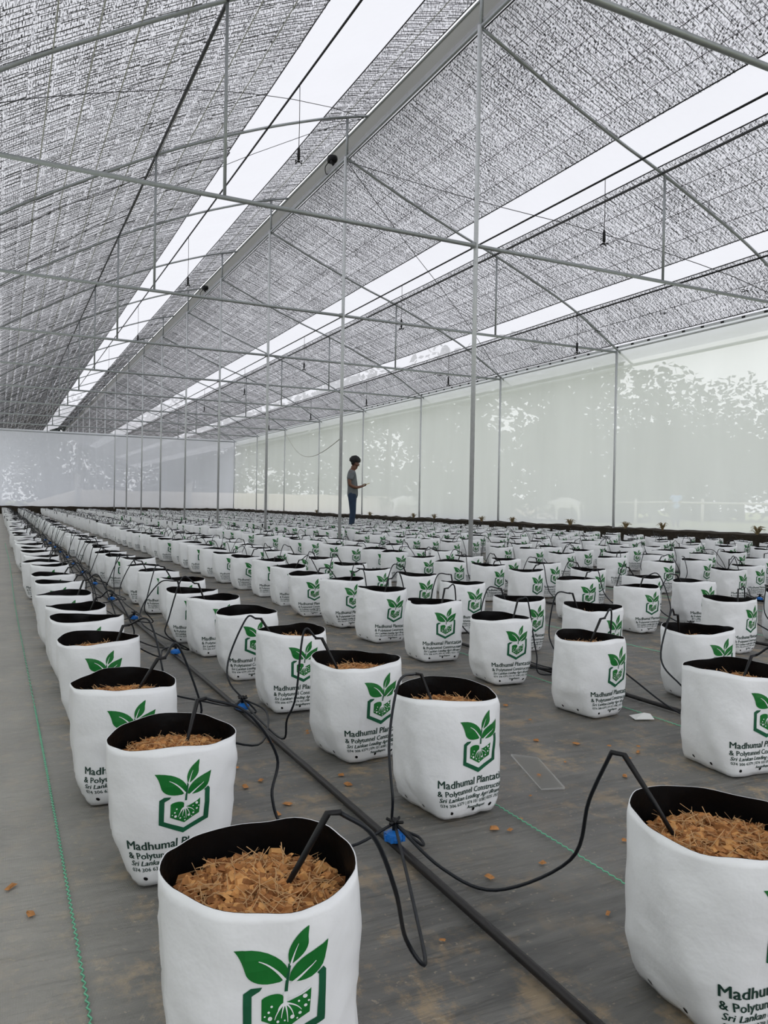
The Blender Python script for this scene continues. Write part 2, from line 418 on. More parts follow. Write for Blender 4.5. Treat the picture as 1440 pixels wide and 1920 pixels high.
net_panel(RIGHT, 7.98, 9.66, ROOF0, ROOF1, 'shade net on the right slope, between two narrow roof gaps', 5)
net_panel(RIGHT, 10.0, 10.93, ROOF0, ROOF1, 'lowest shade net strip, next to the milky side wall', 6)

# ------------------------------------------------------------------ pipe frames
def arc_pts(P, dz=0, a=None, b=None):
    P = [p for p in P]; S = smooth_path([(x, 0, z+dz) for x, z in P], 5); return S
FR = 'galvanised pipe frames'
def frame(k):
    y = Y0+k*BAY-(.162 if k == -2 else 0); full = k <= 7
    o = empty('pipe_frame', (XC, y, 0)); off = Vector((XC, 0, 0))
    def T(name, pts, r, mat='steel', n=10):
        b = MB(); b.tube([Vector(p)-off for p in pts], r, n); return b.build(name, M[mat], o)
    jx = rng.uniform(-.02, .02)
    T('ridge_post', [(XC, 0, 0), (XC, 0, 6.45)], .027, 'post', 12)
    T('vent_post', [(XC+.02, 0, 6.45), (XC+.02, 0, 7.08)], .022)
    if full:
        T('tie_pipe', [(XL, 0, TIE), (XC, 0, TIE+.0), (XS, 0, TIE)], .024, 'steel', 12)
        T('side_post', [(XS, 0, .0), (XS, 0, TIE+.02)], .026, 'post', 12)
        T('hanger', [(2.04, 0, TIE), (2.04, 0, 5.82)], .018)
        T('hanger', [(8.10, 0, TIE), (8.10, 0, 5.27)], .018)
        T('clamp', [(XC-.035, 0, TIE-.03), (XC-.035, 0, TIE+.03)], .036, 'steel', 8)
    T('rafter', arc_pts(RIGHTX), .021)
    T('arch', arc_pts(LEFT), .022)
    return o
names = {-2: 'nearest pipe frame, only its cross pipe and roof arch crossing overhead', -1: 'pipe frame with the thickest looking ridge post, nearest upright one',
         0: 'pipe frame whose ridge post stands just left of the standing man'}
for k in range(-2, 15):
    o = frame(k)
    if k <= 7:
        lab = names.get(k, '%s galvanised pipe frame from the front, behind the standing man\'s post' % ordinal(k+3))
        if k == 7: lab = 'last galvanised pipe frame, standing against the far milky curtain'
    else:
        lab = '%s pipe roof frame beyond the far curtain, counted from the curtain' % ordinal(k-7)
    tag(o, lab, 'pipe frame', FR)

# long pipes running the length of the house
def long_pipe(name, x, z, r, mat, label, cat, ya=ROOF0, yb=ROOF1):
    o = empty(name, (x, ya, z)); b = MB(); n = int((yb-ya)/2)
    b.tube([(0, (yb-ya)*i/n, 0) for i in range(n+1)], r, 8)
    me = b.me(name, M[mat]); ob = link(name, me); bpy.data.objects.remove(o)
    ob.location = (x, ya, z); tag(ob, label, cat); return ob
long_pipe('purlin', 2.04, 5.83, .019, 'wire', 'dark purlin pipe under the wide left shade net', 'pipe')
long_pipe('ridge_pipe', 5.10, 6.44, .023, 'steel', 'galvanised ridge pipe joining the tops of the ridge posts', 'pipe')
long_pipe('vent_pipe', 5.47, 7.20, .02, 'steel', 'galvanised pipe along the upper lip of the ridge vent', 'pipe')
long_pipe('purlin', 8.04, 5.29, .019, 'wire', 'dark purlin pipe along the upper right roof gap', 'pipe')
long_pipe('eave_pipe', XS+.03, TIE+.03, .018, 'post', 'pale eave pipe along the top of the side posts', 'pipe', ROOF0, YF)
long_pipe('gutter_pipe', 11.42, 3.62, .03, 'post', 'pale pipe outside the side film, below the roof edge', 'pipe', ROOF0, YF)
FOG = [(3.72, 6.58, [3.4, 10.4, 17.5, 24.4, 31.3], 1.05, 'fogging pipe in the widest white roof gap'),
       (7.66, 5.40, [8.6, 14.8, 20.7, 26.6, 32.5], .90, 'fogging pipe in the upper right roof gap'),
       (9.98, 4.44, [7.2, 11.9, 16.7, 21.5, 26.2, 31.0], .70, 'fogging pipe in the lowest roof gap')]
fog_me = {}
def fogger_meshes(L):
    b = MB(); b.tube([(0, 0, 0), (.004, 0, -L*.5), (0, 0, -L+.16)], .005, 5); w = b.me('hanging_hose', M['dark'])
    b = MB(); b.lathe([(.010, -L), (.020, -L+.005), (.022, -L+.05), (.020, -L+.14), (.012, -L+.17), (.006, -L+.18)], 10); c = b.me('weight_body', M['dark'])
    b = MB()
    for a in range(4):
        d = Vector((math.cos(a*PI/2+.4), math.sin(a*PI/2+.4), 0)); z = Vector((0, 0, -L-.025))
        b.tube([z, z+d*.045, z+d*.062+Vector((0, 0, -.012))], [.007, .007, .012], 6)
    b.tube([(0, 0, -L+.01), (0, 0, -L-.035)], .011, 8)
    return w, c, b.me('nozzle_head', M['dark'])
for li, (x, z, ys, L, lab) in enumerate(FOG):
    long_pipe('fogging_pipe', x, z, .015, 'dark', 'black ' + lab, 'pipe', ROOF0, YF+4)
    w, c, n = fogger_meshes(L)
    for i, y in enumerate(ys):
        o = empty('hanging_fogger', (x, y, z)); link('hanging_hose', w, o); link('weight_body', c, o); link('nozzle_head', n, o)
        tag(o, 'black fogger hanging %s from the front in the %s' % (ordinal(i+1), lab.split(' in the ')[1]), 'fogger', 'hanging foggers')

# bracing wires
def wire_obj(name, pts, r, mat, label, cat, group=None):
    b = MB(); b.tube([Vector(p) for p in pts], r, 5); ob = b.build(name, M[mat]); tag(ob, label, cat, group); return ob
top = Vector((XC, Y0, 6.38))
def on_right(a, b, n=14): 
    return [(a[0]+(b[0]-a[0])*i/n, a[1]+(b[1]-a[1])*i/n, prof(RIGHT, min(11.0, max(5.1, a[0]+(b[0]-a[0])*i/n)))-.05) for i in range(n+1)]
def on_left(a, b, n=16):
    return [(a[0]+(b[0]-a[0])*i/n, a[1]+(b[1]-a[1])*i/n, prof(LEFT, a[0]+(b[0]-a[0])*i/n)-.03) for i in range(n+1)]
BW = 'roof bracing wires'
wire_obj('brace_wire', on_right((5.1, Y0), (XS, Y0-4)), .006, 'wire', 'bracing wire from the ridge towards the near side post', 'wire', BW)
wire_obj('brace_wire', on_right((5.1, Y0), (XS, Y0+4)), .006, 'wire', 'steep bracing wire from the ridge back to a far side post', 'wire', BW)
wire_obj('brace_wire', on_left((5.4, Y0), (-.9, Y0-4)), .005, 'wire', 'thin bracing wire arching under the near left shade net', 'wire', BW)
wire_obj('brace_wire', on_left((5.4, Y0), (-.9, Y0+4)), .005, 'wire', 'thin bracing wire crossing the far left shade net', 'wire', BW)
A = Vector((XC, Y0, 1.82)); B = Vector((XS-.03, Y0+20, TIE-.05))
pts = [A.lerp(B, i/18)-Vector((0, 0, .75*math.sin(PI*i/18)*(1-.35*i/18))) for i in range(19)]
wire_obj('slack_rope', pts, .008, 'rope', 'slack pale rope tied to the ridge post beside the man', 'rope')
# rail with clips along the eave
rail = empty('film_rail', (XS+.02, 4.0, TIE+.10))
b = MB(); b.box(-.012, .012, 0, YF-4, -.02, .02); b.build('rail', M['post'], rail, False)
cm = MB(); cm.box(-.02, .005, -.03, .03, -.016, .016); cme = cm.me('clip', M['dark'], False)
y = 5.2
while y < 24:
    c = link('clip', cme, rail); c.location = (-.004, y-4.0, -.005); y += .42
tag(rail, 'white film locking rail with dark clips along the right eave', 'rail')
# pulleys of the vent, under the ridge
for (y, lab) in ((Y0+.85, 'black vent pulley with lever under the near ridge'), (Y0+10.2, 'small black vent pulley far along the ridge')):
    o = empty('vent_pulley', (5.30, y, 6.70))
    b = MB(); b.tube([(-.18, -.1, -.02), (.0, .0, -.14), (.14, .42, .12)], [.02, .026, .03], 8); b.build('lever', M['dark'], o)
    b = MB(); b.lathe([(.03, -.06), (.085, -.05), (.095, 0), (.085, .05), (.03, .06)], 14, (-.12, -.02, .05)); b.build('drum', M['dark'], o)
    b = MB(); b.tube(smooth_path([(-.16, -.02, .02), (-.26, -.05, -.12), (-.24, -.05, -.24), (-.15, -.04, -.2)]), .008, 5); b.build('loop', M['dark'], o)
    tag(o, lab, 'pulley', 'vent pulleys')
for i, y in enumerate((8.55, 10.2, 11.9, 13.9, 18.0)):
    x = 10.45; o = empty('wire_loop', (x, y, prof(RIGHT, x)-.01))
    b = MB(); b.tube([(.05*math.cos(a*.6)+a*.006, .05*math.sin(a*.6), -.02-.01*math.sin(a)) for a in range(16)], .006, 5)
    ob = b.build('wire_loop', M['dark']); ob.location = o.location; bpy.data.objects.remove(o)
    tag(ob, 'curled dark wire loop, %s from the front, on the lowest shade net' % ordinal(i+1), 'wire loop', 'wire loops on the lowest net')

# ------------------------------------------------------------------ grow bags
HB = .272; NS = 64; NLV = 20
def bag_grid(seed, dent=0):
    rg = random.Random(seed); ph = rg.uniform(0, 6.28); ph2 = rg.uniform(0, 6.28); el = rg.uniform(.01, .05); sd = seed*7.3
    th_d = rg.uniform(0, 6.28); gus = (.30, .12, .34, .2, .1, .26, .15, .32, .2, .1)[seed % 10]; gl = rg.uniform(.22, .36); lean = Vector((rg.uniform(-.006, .006), rg.uniform(-.006, .006)))
    G = []
    for j in range(NLV+1):
        t = j/NLV; row = []
        n = 7*(1-t)**1.2+2.05
        a = .1045+.0235*min(1, t*1.3)
        if t < .10: a -= .006*(1-t/.10)
        for i in range(NS):
            th = 2*PI*i/NS; c, s = math.cos(th), math.sin(th)
            r = a/((abs(c)**n+abs(s)**n)**(1/n))
            r = min(r, .133+.002*c)
            r *= 1+el*t*math.cos(2*(th-ph))
            q = Vector((c*1.6, s*1.6, t*2.2+sd))
            r += .0040*noise.noise(q*1.5)+.0028*noise.noise(Vector((c*3, s*3, t*9+sd)))*(1-.4*t)
            f = noise.noise(Vector((c*2.5+t*3, s*2.5-t*3, t*4+sd)))
            r += .0065*(.5-abs(f))*(1-t*.6)*(1 if t > .05 else .3)
            if dent:
                d = (th-th_d+PI) % (2*PI)-PI
                r *= 1-.20*dent*math.exp(-(d/.45)**2)*t**5
            gx = 1-gus*max(0, 1-t/gl) if t < gl else 1
            z = HB*t
            if j == NLV: z += .006*math.sin(2*th+ph2)+.005*noise.noise(Vector((c*2, s*2, sd)))
            if j == NLV-1: z += .004*math.sin(2*th+ph2)
            if j == 0: z = .002+.004*max(0, noise.noise(Vector((c*2.4, s*2.4, sd+5))))
            row.append(Vector((r*c*gx+lean.x*t, r*s+lean.y*t, z)))
        G.append(row)
    return G
def bag_shell(G):
    V = [v for row in G for v in row]; Fc = []
    for j in range(NLV):
        for i in range(NS): i2 = (i+1) % NS; Fc.append((j*NS+i, j*NS+i2, (j+1)*NS+i2, (j+1)*NS+i))
    Fc.append(tuple(reversed(range(NS))))
    b = len(V)
    for v in G[NLV]:
        d = Vector((v.x, v.y, 0)).normalized(); V.append(v-d*.0016+Vector((0, 0, -.0005)))
    for i in range(NS): i2 = (i+1) % NS; Fc.append((NLV*NS+i, NLV*NS+i2, b+i2, b+i))
    return mesh('bag_wall', V, Fc, M['bag'], True)
def bag_lining(G):
    V = []; Fc = []
    for j in range(NLV, NLV-7, -1):
        for v in G[j]:
            d = Vector((v.x, v.y, 0)).normalized(); V.append(v-d*(.0017 if j == NLV else .003))
    for j in range(6):
        for i in range(NS): i2 = (i+1) % NS; Fc.append((j*NS+i, j*NS+i2, (j+1)*NS+i2, (j+1)*NS+i))
    return mesh('inner_lining', V, Fc, M['lining'], True)
def bag_coir(G, seed, flakes, level=.208):
    rg = random.Random(seed); V = []; Fc = []; idx = []
    jr = G[int(level/HB*NLV)]; nr = 7
    for k in range(nr+1):
        for i in range(0, NS, 2):
            v = jr[i]; f = k/nr
            V.append((v.x*.965*f, v.y*.965*f, level+.012*(1-f**2)+.010*noise.noise(Vector((v.x*f*28, v.y*f*28, seed)))-.004*f))
    n = NS//2
    for k in range(nr):
        for i in range(n):
            i2 = (i+1) % n; Fc.append((k*n+i, (k+1)*n+i, (k+1)*n+i2, k*n+i2)); idx.append(0)
    for q in range(flakes):
        a = rg.uniform(0, 2*PI); f = math.sqrt(rg.random())*.86; v = jr[int(a/(2*PI)*NS) % NS]
        c = Vector((v.x*f, v.y*f, level+.012*(1-f*f)+rg.uniform(.0, .012)))
        R = Matrix.Rotation(rg.uniform(0, 6.28), 3, 'Z') @ Matrix.Rotation(rg.uniform(-.9, .9), 3, 'X') @ Matrix.Rotation(rg.uniform(-.7, .7), 3, 'Y')
        ci = rg.choice((1, 1, 3, 4))
        if rg.random() < .72:
            l, w, h = rg.uniform(.005, .014), rg.uniform(.003, .008), rg.uniform(.002, .006)
            P = [(-l, -w*.6, -h), (l*.9, -w, -h*.6), (l, w*.7, -h), (-l*.8, w, -h*.7), (-l*.6, -w*.4, h), (l*.7, -w*.5, h*.8), (l*.5, w*.5, h), (-l*.7, w*.6, h*.7)]
            b = len(V); V += [c+R @ Vector(p) for p in P]
            for fc in ((0, 3, 2, 1), (4, 5, 6, 7), (0, 1, 5, 4), (1, 2, 6, 5), (2, 3, 7, 6), (3, 0, 4, 7)):
                Fc.append(tuple(b+t for t in fc)); idx.append(ci)
        else:
            l = min(rg.uniform(.012, .035), max(.006, (.93-f)*.12)); b = len(V)
            for t in (-1, 0, 1):
                for s in (-1, 1): V.append(c+R @ Vector((l*t, s*.0006+.004*(1-t*t), .004*(1-t*t)))+Vector((0, 0, .003)))
            Fc += [(b, b+1, b+3, b+2), (b+2, b+3, b+5, b+4)]; idx += [2, 2]
    return mesh('coir_fill', V, Fc, None, False, [M['coir_dark'], M['coir'], M['fibre'], M['coir_light'], M['coir_brown']], idx)
def on_bag(G, u, z, off):
    th = (-PI/2+u/.126) % (2*PI); x = th/(2*PI)*NS; i = int(x) % NS; fx = x-int(x)
    yv = min(max(z/HB*NLV, 0), NLV-.001); j = int(yv); fy = yv-j; i2 = (i+1) % NS
    p = (G[j][i]*(1-fx)+G[j][i2]*fx)*(1-fy)+(G[j+1][i]*(1-fx)+G[j+1][i2]*fx)*fy
    return p+Vector((math.cos(th), math.sin(th), 0))*off
# --- the printed emblem, drawn in millimetre-like units from the bag (x right, z up), layers of polygons
SC = .0002175
def E(x, y): return ((x-868)*SC+.008, .249-(y-515)*SC)
def bez(P, n=8):
    out = []
    for (a, b, c, d) in P:
        for k in range(n):
            t = k/n; m = 1-t
            out.append((a[0]*m**3+3*b[0]*m*m*t+3*c[0]*m*t*t+d[0]*t**3, a[1]*m**3+3*b[1]*m*m*t+3*c[1]*m*t*t+d[1]*t**3))
    return out
def strip(P, w0, w1):
    L_, R_ = [], []
    for i, p in enumerate(P):
        a = P[max(0, i-1)]; c = P[min(len(P)-1, i+1)]; dx, dy = c[0]-a[0], c[1]-a[1]; l = math.hypot(dx, dy) or 1
        w = w0+(w1-w0)*i/(len(P)-1)
        L_.append((p[0]-dy/l*w, p[1]+dx/l*w)); R_.append((p[0]+dy/l*w, p[1]-dx/l*w))
    return L_+R_[::-1]
def curve2(a, b, c, n=8):
    return [(a[0]*(1-t)**2+2*b[0]*t*(1-t)+c[0]*t*t, a[1]*(1-t)**2+2*b[1]*t*(1-t)+c[1]*t*t) for t in [k/n for k in range(n+1)]]
def disc(x, y, r, n=8): return [(x+r*math.cos(2*PI*k/n), y+r*math.sin(2*PI*k/n)) for k in range(n)]
LAYERS = []   # (material index, layer, polygon): 0 leaf green, 1 ring green, 2 white
leafL = bez([((608, 603), (720, 590), (850, 650), (882, 745)), ((882, 745), (884, 770), (870, 790), (838, 806)), ((838, 806), (740, 815), (690, 790), (668, 740)), ((668, 740), (655, 690), (640, 640), (608, 603))])
leafM = bez([((982, 513), (930, 540), (880, 590), (876, 650)), ((876, 650), (876, 680), (880, 700), (890, 712)), ((890, 712), (930, 690), (985, 650), (978, 590)), ((978, 590), (975, 560), (985, 540), (982, 513))])
leafR = bez([((1093, 628), (1010, 655), (920, 680), (892, 760)), ((892, 760), (888, 780), (886, 795), (888, 806)), ((888, 806), (960, 830), (1050, 800), (1072, 720)), ((1072, 720), (1078, 690), (1090, 660), (1093, 628))])
for p in (leafL, leafM, leafR): LAYERS.append((0, 0, p))
LAYERS.append((1, 0, strip([(885, 705), (880, 760), (876, 820), (874, 865)], 7, 9)))
ring = lambda w: [(655, 838), (655, 1062), (868, 1172), (1080, 1062), (1080, 790)]
LAYERS.append((1, 0, [(652, 842), (690, 818), (748, 820), (735, 840), (694, 862), (694, 1040), (868, 1122), (868, 1172), (652, 1066)]))
LAYERS.append((1, 0, [(868, 1172), (868, 1122), (1040, 1040), (1040, 800), (1030, 790), (1064, 764), (1082, 786), (1082, 1066)]))
LAYERS.append((0, 0, bez([((745, 890), (765, 868), (830, 862), (852, 880)), ((852, 880), (862, 890), (866, 905), (868, 925)), ((868, 925), (920, 915), (960, 890), (1000, 862))]) + [(1000, 862), (1000, 1000), (872, 1072), (745, 1005)]))
LAYERS.append((2, 1, strip(curve2((728, 668), (800, 700), (866, 800)), 2, 8)))
LAYERS.append((2, 1, strip(curve2((925, 600), (900, 660), (890, 715)), 1, 6)))
LAYERS.append((2, 1, strip(curve2((1020, 718), (960, 770), (900, 822)), 2, 8)))
LAYERS.append((2, 1, strip(curve2((890, 905), (950, 900), (1000, 852)), 4, 5)))
for a, c, w in (((868, 925), (815, 1010), 3), ((868, 925), (850, 1005), 3), ((868, 925), (885, 1030), 3), ((868, 925), (915, 1000), 3), ((868, 925), (955, 975), 3), ((868, 925), (832, 960), 3)):
    LAYERS.append((2, 1, strip(curve2(a, ((a[0]+c[0])/2+(a[0]-c[0])*-.25, (a[1]+c[1])/2-12), c), w+2, 1.5)))
LAYERS.append((2, 1, strip([(872, 868), (870, 900), (868, 940)], 12, 9)))
for x, y, r in ((790, 1000, 12), (832, 1022, 8), (908, 1006, 12), (948, 992, 9), (970, 902, 12), (975, 955, 9), (798, 935, 7), (783, 965, 7), (875, 1048, 7), (868, 1020, 5), (990, 930, 6), (940, 925, 6), (762, 985, 5), (935, 1020, 5)):
    LAYERS.append((2, 1, disc(x, y, r)))
def flat_emblem():
    bm = bmesh.new(); lay = {}
    fl = bm.faces.layers.int.new('lay')
    for mi, ly, P in LAYERS:
        vs_ = [bm.verts.new((*E(*p), ly)) for p in P]
        f = bm.faces.new(vs_); f.material_index = mi
    bmesh.ops.triangulate(bm, faces=bm.faces[:])
    cu = .126*2*PI/NS
    for k in range(-8, 10):
        bmesh.ops.bisect_plane(bm, geom=bm.verts[:]+bm.edges[:]+bm.faces[:], plane_co=(k*cu, 0, 0), plane_no=(1, 0, 0))
    for k in range(6, NLV):
        bmesh.ops.bisect_plane(bm, geom=bm.verts[:]+bm.edges[:]+bm.faces[:], plane_co=(0, k*HB/NLV, 0), plane_no=(0, 1, 0))
    bmesh.ops.triangulate(bm, faces=bm.faces[:])
    bm.verts.index_update()
    V = [v.co.copy() for v in bm.verts]; Fc = [tuple(v.index for v in f.verts) for f in bm.faces]; mi = [f.material_index for f in bm.faces]
    bm.free(); return V, Fc, mi
EMB = flat_emblem()
def flat_text():
    dg = bpy.context.evaluated_depsgraph_get; V = []; Fc = []
    for s, x0, w, zb, capz, off, shear in (
            ('Madhumal Plantation', -.098, .198, .0800, .0172, .0005, 0), ('& Polytunnel Constructions', -.099, .200, .0610, .0130, .0004, 0),
            ('Sri Lankan Leading Agri Brand', -.098, .190, .0470, .0100, .0004, .35), ('074 306 6379 | 074 101 0788 | 025 7555', -.098, .192, .0350, .0075, .0002, 0),
            ('Anuradhapura', -.022, .066, .0235, .0078, .0003, 0)):
        cu = bpy.data.curves.new('print', 'FONT'); cu.body = s; cu.resolution_u = 2; cu.shear = shear; cu.fill_mode = 'FRONT'
        ob = bpy.data.objects.new('print', cu); COL.objects.link(ob); bpy.context.view_layer.update()
        me = ob.evaluated_get(dg()).to_mesh()
        xs = [v.co.x for v in me.vertices]; mn, mx = min(xs), max(xs); sx = w/(mx-mn); sz = capz/.70
        for ox, oz in ((-off, 0), (off, 0), (0, off*.8)):
            b = len(V); V += [Vector(((v.co.x-mn)*sx+x0+ox, zb+v.co.y*sz+oz, 0)) for v in me.vertices]
            Fc += [tuple(i+b for i in p.vertices) for p in me.polygons]
        ob.evaluated_get(dg()).to_mesh_clear(); bpy.data.objects.remove(ob); bpy.data.curves.remove(cu)
    return V, Fc
TXT = flat_text()
def orient(V, Fc):
    out = []
    for f in Fc:
        a, b, c = V[f[0]], V[f[1]], V[f[2]]; n = (b-a).cross(c-a); m = (a+b+c)/3
        out.append(f if n.x*m.x+n.y*m.y >= 0 else tuple(reversed(f)))
    return out
def bag_emblem(G):
    V = [on_bag(G, v.x, v.y, .0008+.0006*v.z) for v in EMB[0]]
    return mesh('printed_emblem', V, orient(V, EMB[1]), None, False, [M['leafgreen'], M['ringgreen'], M['white_ink']], EMB[2])
def bag_text(G):
    V = [on_bag(G, v.x, v.y, .0012) for v in TXT[0]]
    return mesh('printed_lettering', V, orient(V, TXT[1]), M['textgreen'])
def bag_hole(G, u, z):
    V = [on_bag(G, u+.0045*math.cos(k*PI/5), z+.0045*math.sin(k*PI/5), .0010) for k in range(10)]
    return mesh('drain_hole', V, [tuple(range(10))], M['lining'])
VAR = []
NV = 10
for s in range(NV):
    G = bag_grid(s+3, 1.0 if s in (4, 8) else 0)
    VAR.append(dict(G=G, shell=bag_shell(G), lining=bag_lining(G), coir=bag_coir(G, s, 90, .200 if s % 3 else .212), emblem=bag_emblem(G), text=bag_text(G),
                    holes=[bag_hole(G, u, .020) for u in (-.075, .0, .07, -.16, -.24)]))
HI = [bag_coir(VAR[s]['G'], 40+s, 1500, .214) for s in range(6)]
# rows: x, measured y positions of the near bags, then a regular pitch
ROWS = [(.312, [.97, 1.61, 2.06, 2.73, 3.22, 3.63, 4.18], .40), (.957, [.82, 1.65, 2.11, 2.68, 3.23, 3.76, 4.16, 4.72], .3),
        (1.90, [1.57, 2.20, 2.74, 3.25, 3.81, 4.32, 4.83], 1.0), (2.46, [1.62, 2.20, 2.81, 3.31, 3.92, 4.51, 5.04], 1.0),
        (3.45, [2.30, 2.87, 3.53, 4.05, 4.60], 1.7), (4.00, [2.95, 3.58, 4.06, 4.64], 2.2),
        (5.22, [3.8, 4.38, 5.1, 5.64, 6.4], 3), (5.76, [4.0, 4.6, 5.15], 3.4), (6.72, [4.7, 5.25, 5.95, 6.5], 4), (7.28, [5.3, 6.0, 6.7], 4.7),
        (8.27, [5.9], 5.3), (8.83, [6.3], 5.8), (9.78, [6.9], 6.4), (10.32, [7.3], 6.8)]
NEARX = {0: [.31, .32, .29, .31, .31, .31, .31], 1: [.98, 1.0, .96, .96, .95, .95, .92], 2: [1.91, 1.92, 1.91, 1.88, 1.87, 1.87, 1.85], 3: [2.48, 2.48, 2.47, 2.42, 2.46, 2.47, 2.42]}
rg = random.Random(21)
BAGS = []
for ri, (x, ys, _) in enumerate(ROWS):
    ys = list(ys); y = ys[-1]
    while y < YF-.75:
        y += .54+rg.uniform(-.03, .03)
        ys.append(y)
    for i, y in enumerate(ys):
        xx = NEARX[ri][i] if i < 7 and ri < 4 else x + rg.uniform(-.035, .035)
        if any(abs(xx-XC) < .20 and abs(y-(Y0+k*BAY)) < .2 for k in range(-2, 8)): continue
        if math.hypot(xx-7.72, y-17.4) < .3: continue
        pr = project((xx, y, .15))
        if pr is None or not (-120 < pr[0] < 1560 and pr[1] < 2150): continue
        BAGS.append([pr[2], ri, xx, y, i])
BAGS.sort()
NEAR = BAGS[:300]; FAR = BAGS[300:]
ROWNAME = ['leftmost row'] + [ordinal(i+1)+' row from the left' for i in range(1, 14)]
cnt = {}; BAGPOS = {}
order = sorted(NEAR, key=lambda b: (b[1], b[3]))
for d, ri, x, y, i in order:
    cnt[ri] = cnt.get(ri, 0)+1; n = cnt[ri]
    s = rg.randrange(NV); hi = d < 2.9
    if (ri, n) in ((1, 3),): s = 1
    if hi: s = (ri*3+n) % 6 if (ri*3+n) % 6 not in (4,) else 0
    v = VAR[s]
    o = empty('grow_bag', (x, y, 0), rg.uniform(-.16, .16)); sc = rg.uniform(.97, 1.03); o.scale = (sc, sc, rg.uniform(.96, 1.04))
    if d > 3: o.rotation_euler.x = rg.uniform(-.03, .03); o.rotation_euler.y = rg.uniform(-.03, .03)
    link('bag_wall', v['shell'], o); link('inner_lining', v['lining'], o)
    c = link('coir_fill', HI[s] if hi else v['coir'], o); c['kind'] = 'stuff'; c['label'] = 'brown coir chips filling the bag'
    link('printed_emblem', v['emblem'], o); link('printed_lettering', v['text'], o)
    if d < 6:
        for h in v['holes']: link('drain_hole', h, o)
    if n == 1: lab = 'white printed grow bag, nearest in the %s' % ROWNAME[ri]
    else: lab = 'white printed grow bag, %s from the front in the %s' % (ordinal(n), ROWNAME[ri])
    tag(o, lab, 'grow bag', 'printed white grow bags')
# everything beyond the 300 largest: one object
def low_bag(seed):
    G = bag_grid(seed); V = []; Fc = []; mi = []; st = 4; n = NS//st; lv = (0, 3, 10, 20)
    for j in lv:
        for i in range(0, NS, st): V.append(G[j][i])
    for a in range(3):
        for i in range(n): i2 = (i+1) % n; Fc.append((a*n+i, a*n+i2, (a+1)*n+i2, (a+1)*n+i)); mi.append(0)
    b = len(V); V += [Vector((v.x*.97, v.y*.97, .21)) for v in V[3*n:4*n]]
    for i in range(n): i2 = (i+1) % n; Fc.append((3*n+i2, 3*n+i, b+i, b+i2)); mi.append(1)
    Fc.append(tuple(range(b, b+n))); mi.append(1)
    for P in (leafL, leafM, leafR, [(652, 842), (1082, 842), (1082, 1066), (868, 1172), (652, 1066)]):
        b = len(V); q = P[::3] if len(P) > 10 else P
        V += [on_bag(G, *E(*p), .004) for p in q]; Fc.append(tuple(range(b, b+len(q)))); mi.append(2)
    return V, orient(V, Fc) if False else Fc, mi
LOW = [low_bag(s+50) for s in range(6)]
V = []; Fc = []; mi = []
for d, ri, x, y, i in FAR:
    lv, lf, lm = LOW[rg.randrange(6)]; b = len(V); R = Matrix.Rotation(rg.uniform(-.25, .25), 3, 'Z'); sz = rg.uniform(.94, 1.06)
    for p in lv:
        q = R @ p; V.append((q.x+x, q.y+y, q.z*sz))
    Fc += [tuple(t+b for t in f) for f in lf]; mi += lm
far = link('far_grow_bags', mesh('far_grow_bags', V, Fc, None, True, [M['bag'], M['lining'], M['leafgreen']], mi))
tag(far, 'dense field of distant white grow bags reaching the far curtain', 'grow bags', None, 'stuff')

# ------------------------------------------------------------------ drip lines, emitters, tubes
PX = [.75, 2.20, 3.74, 5.50, 7.00, 8.55, 10.05]
rows_of = {0: (0, 1), 1: (2, 3), 2: (4, 5), 3: (6, 7), 4: (8, 9), 5: (10, 11), 6: (12, 13)}
for n, x in enumerate(PX):
    b = MB(); P = [(x+.012*math.sin(y*.7+n*2)+.01*noise.noise(Vector((y*.3, n, 0))), y, .010) for y in [(-1.5 if n == 0 else 1.0)+.5*i for i in range(int((YF-1)/.5))]]
    P = [p for p in P if p[1] < YF-.3]
    b.tube(P, .0085, 8); ob = b.build('drip_pipe', M['pipe'])
    tag(ob, 'black drip pipe on the floor, %s from the left' % ordinal(n+1), 'drip pipe', 'black drip pipes')
def pipe_x(n, y): return PX[n]+.012*math.sin(y*.7+n*2)+.01*noise.noise(Vector((y*.3, n, 0)))
b = MB(); b.lathe([(.010, .0), (.019, .003), (.021, .010), (.019, .019), (.012, .023), (.006, .025)], 10)
for k in range(8):
    a = k*PI/4; c = Vector((.020*math.cos(a), .020*math.sin(a), 0)); b.box(c.x-.003, c.x+.003, c.y-.003, c.y+.003, .004, .017)
cap_me = b.me('emitter_cap', M['blue'], False)
b = MB(); b.tube([(0, 0, .022), (0, 0, .05)], .006, 6)
for a in range(4): b.tube([(0, 0, .04), (.02*math.cos(a*PI/2+.6), .02*math.sin(a*PI/2+.6), .045)], .0035, 5)
barb_me = b.me('outlet', M['dark'])
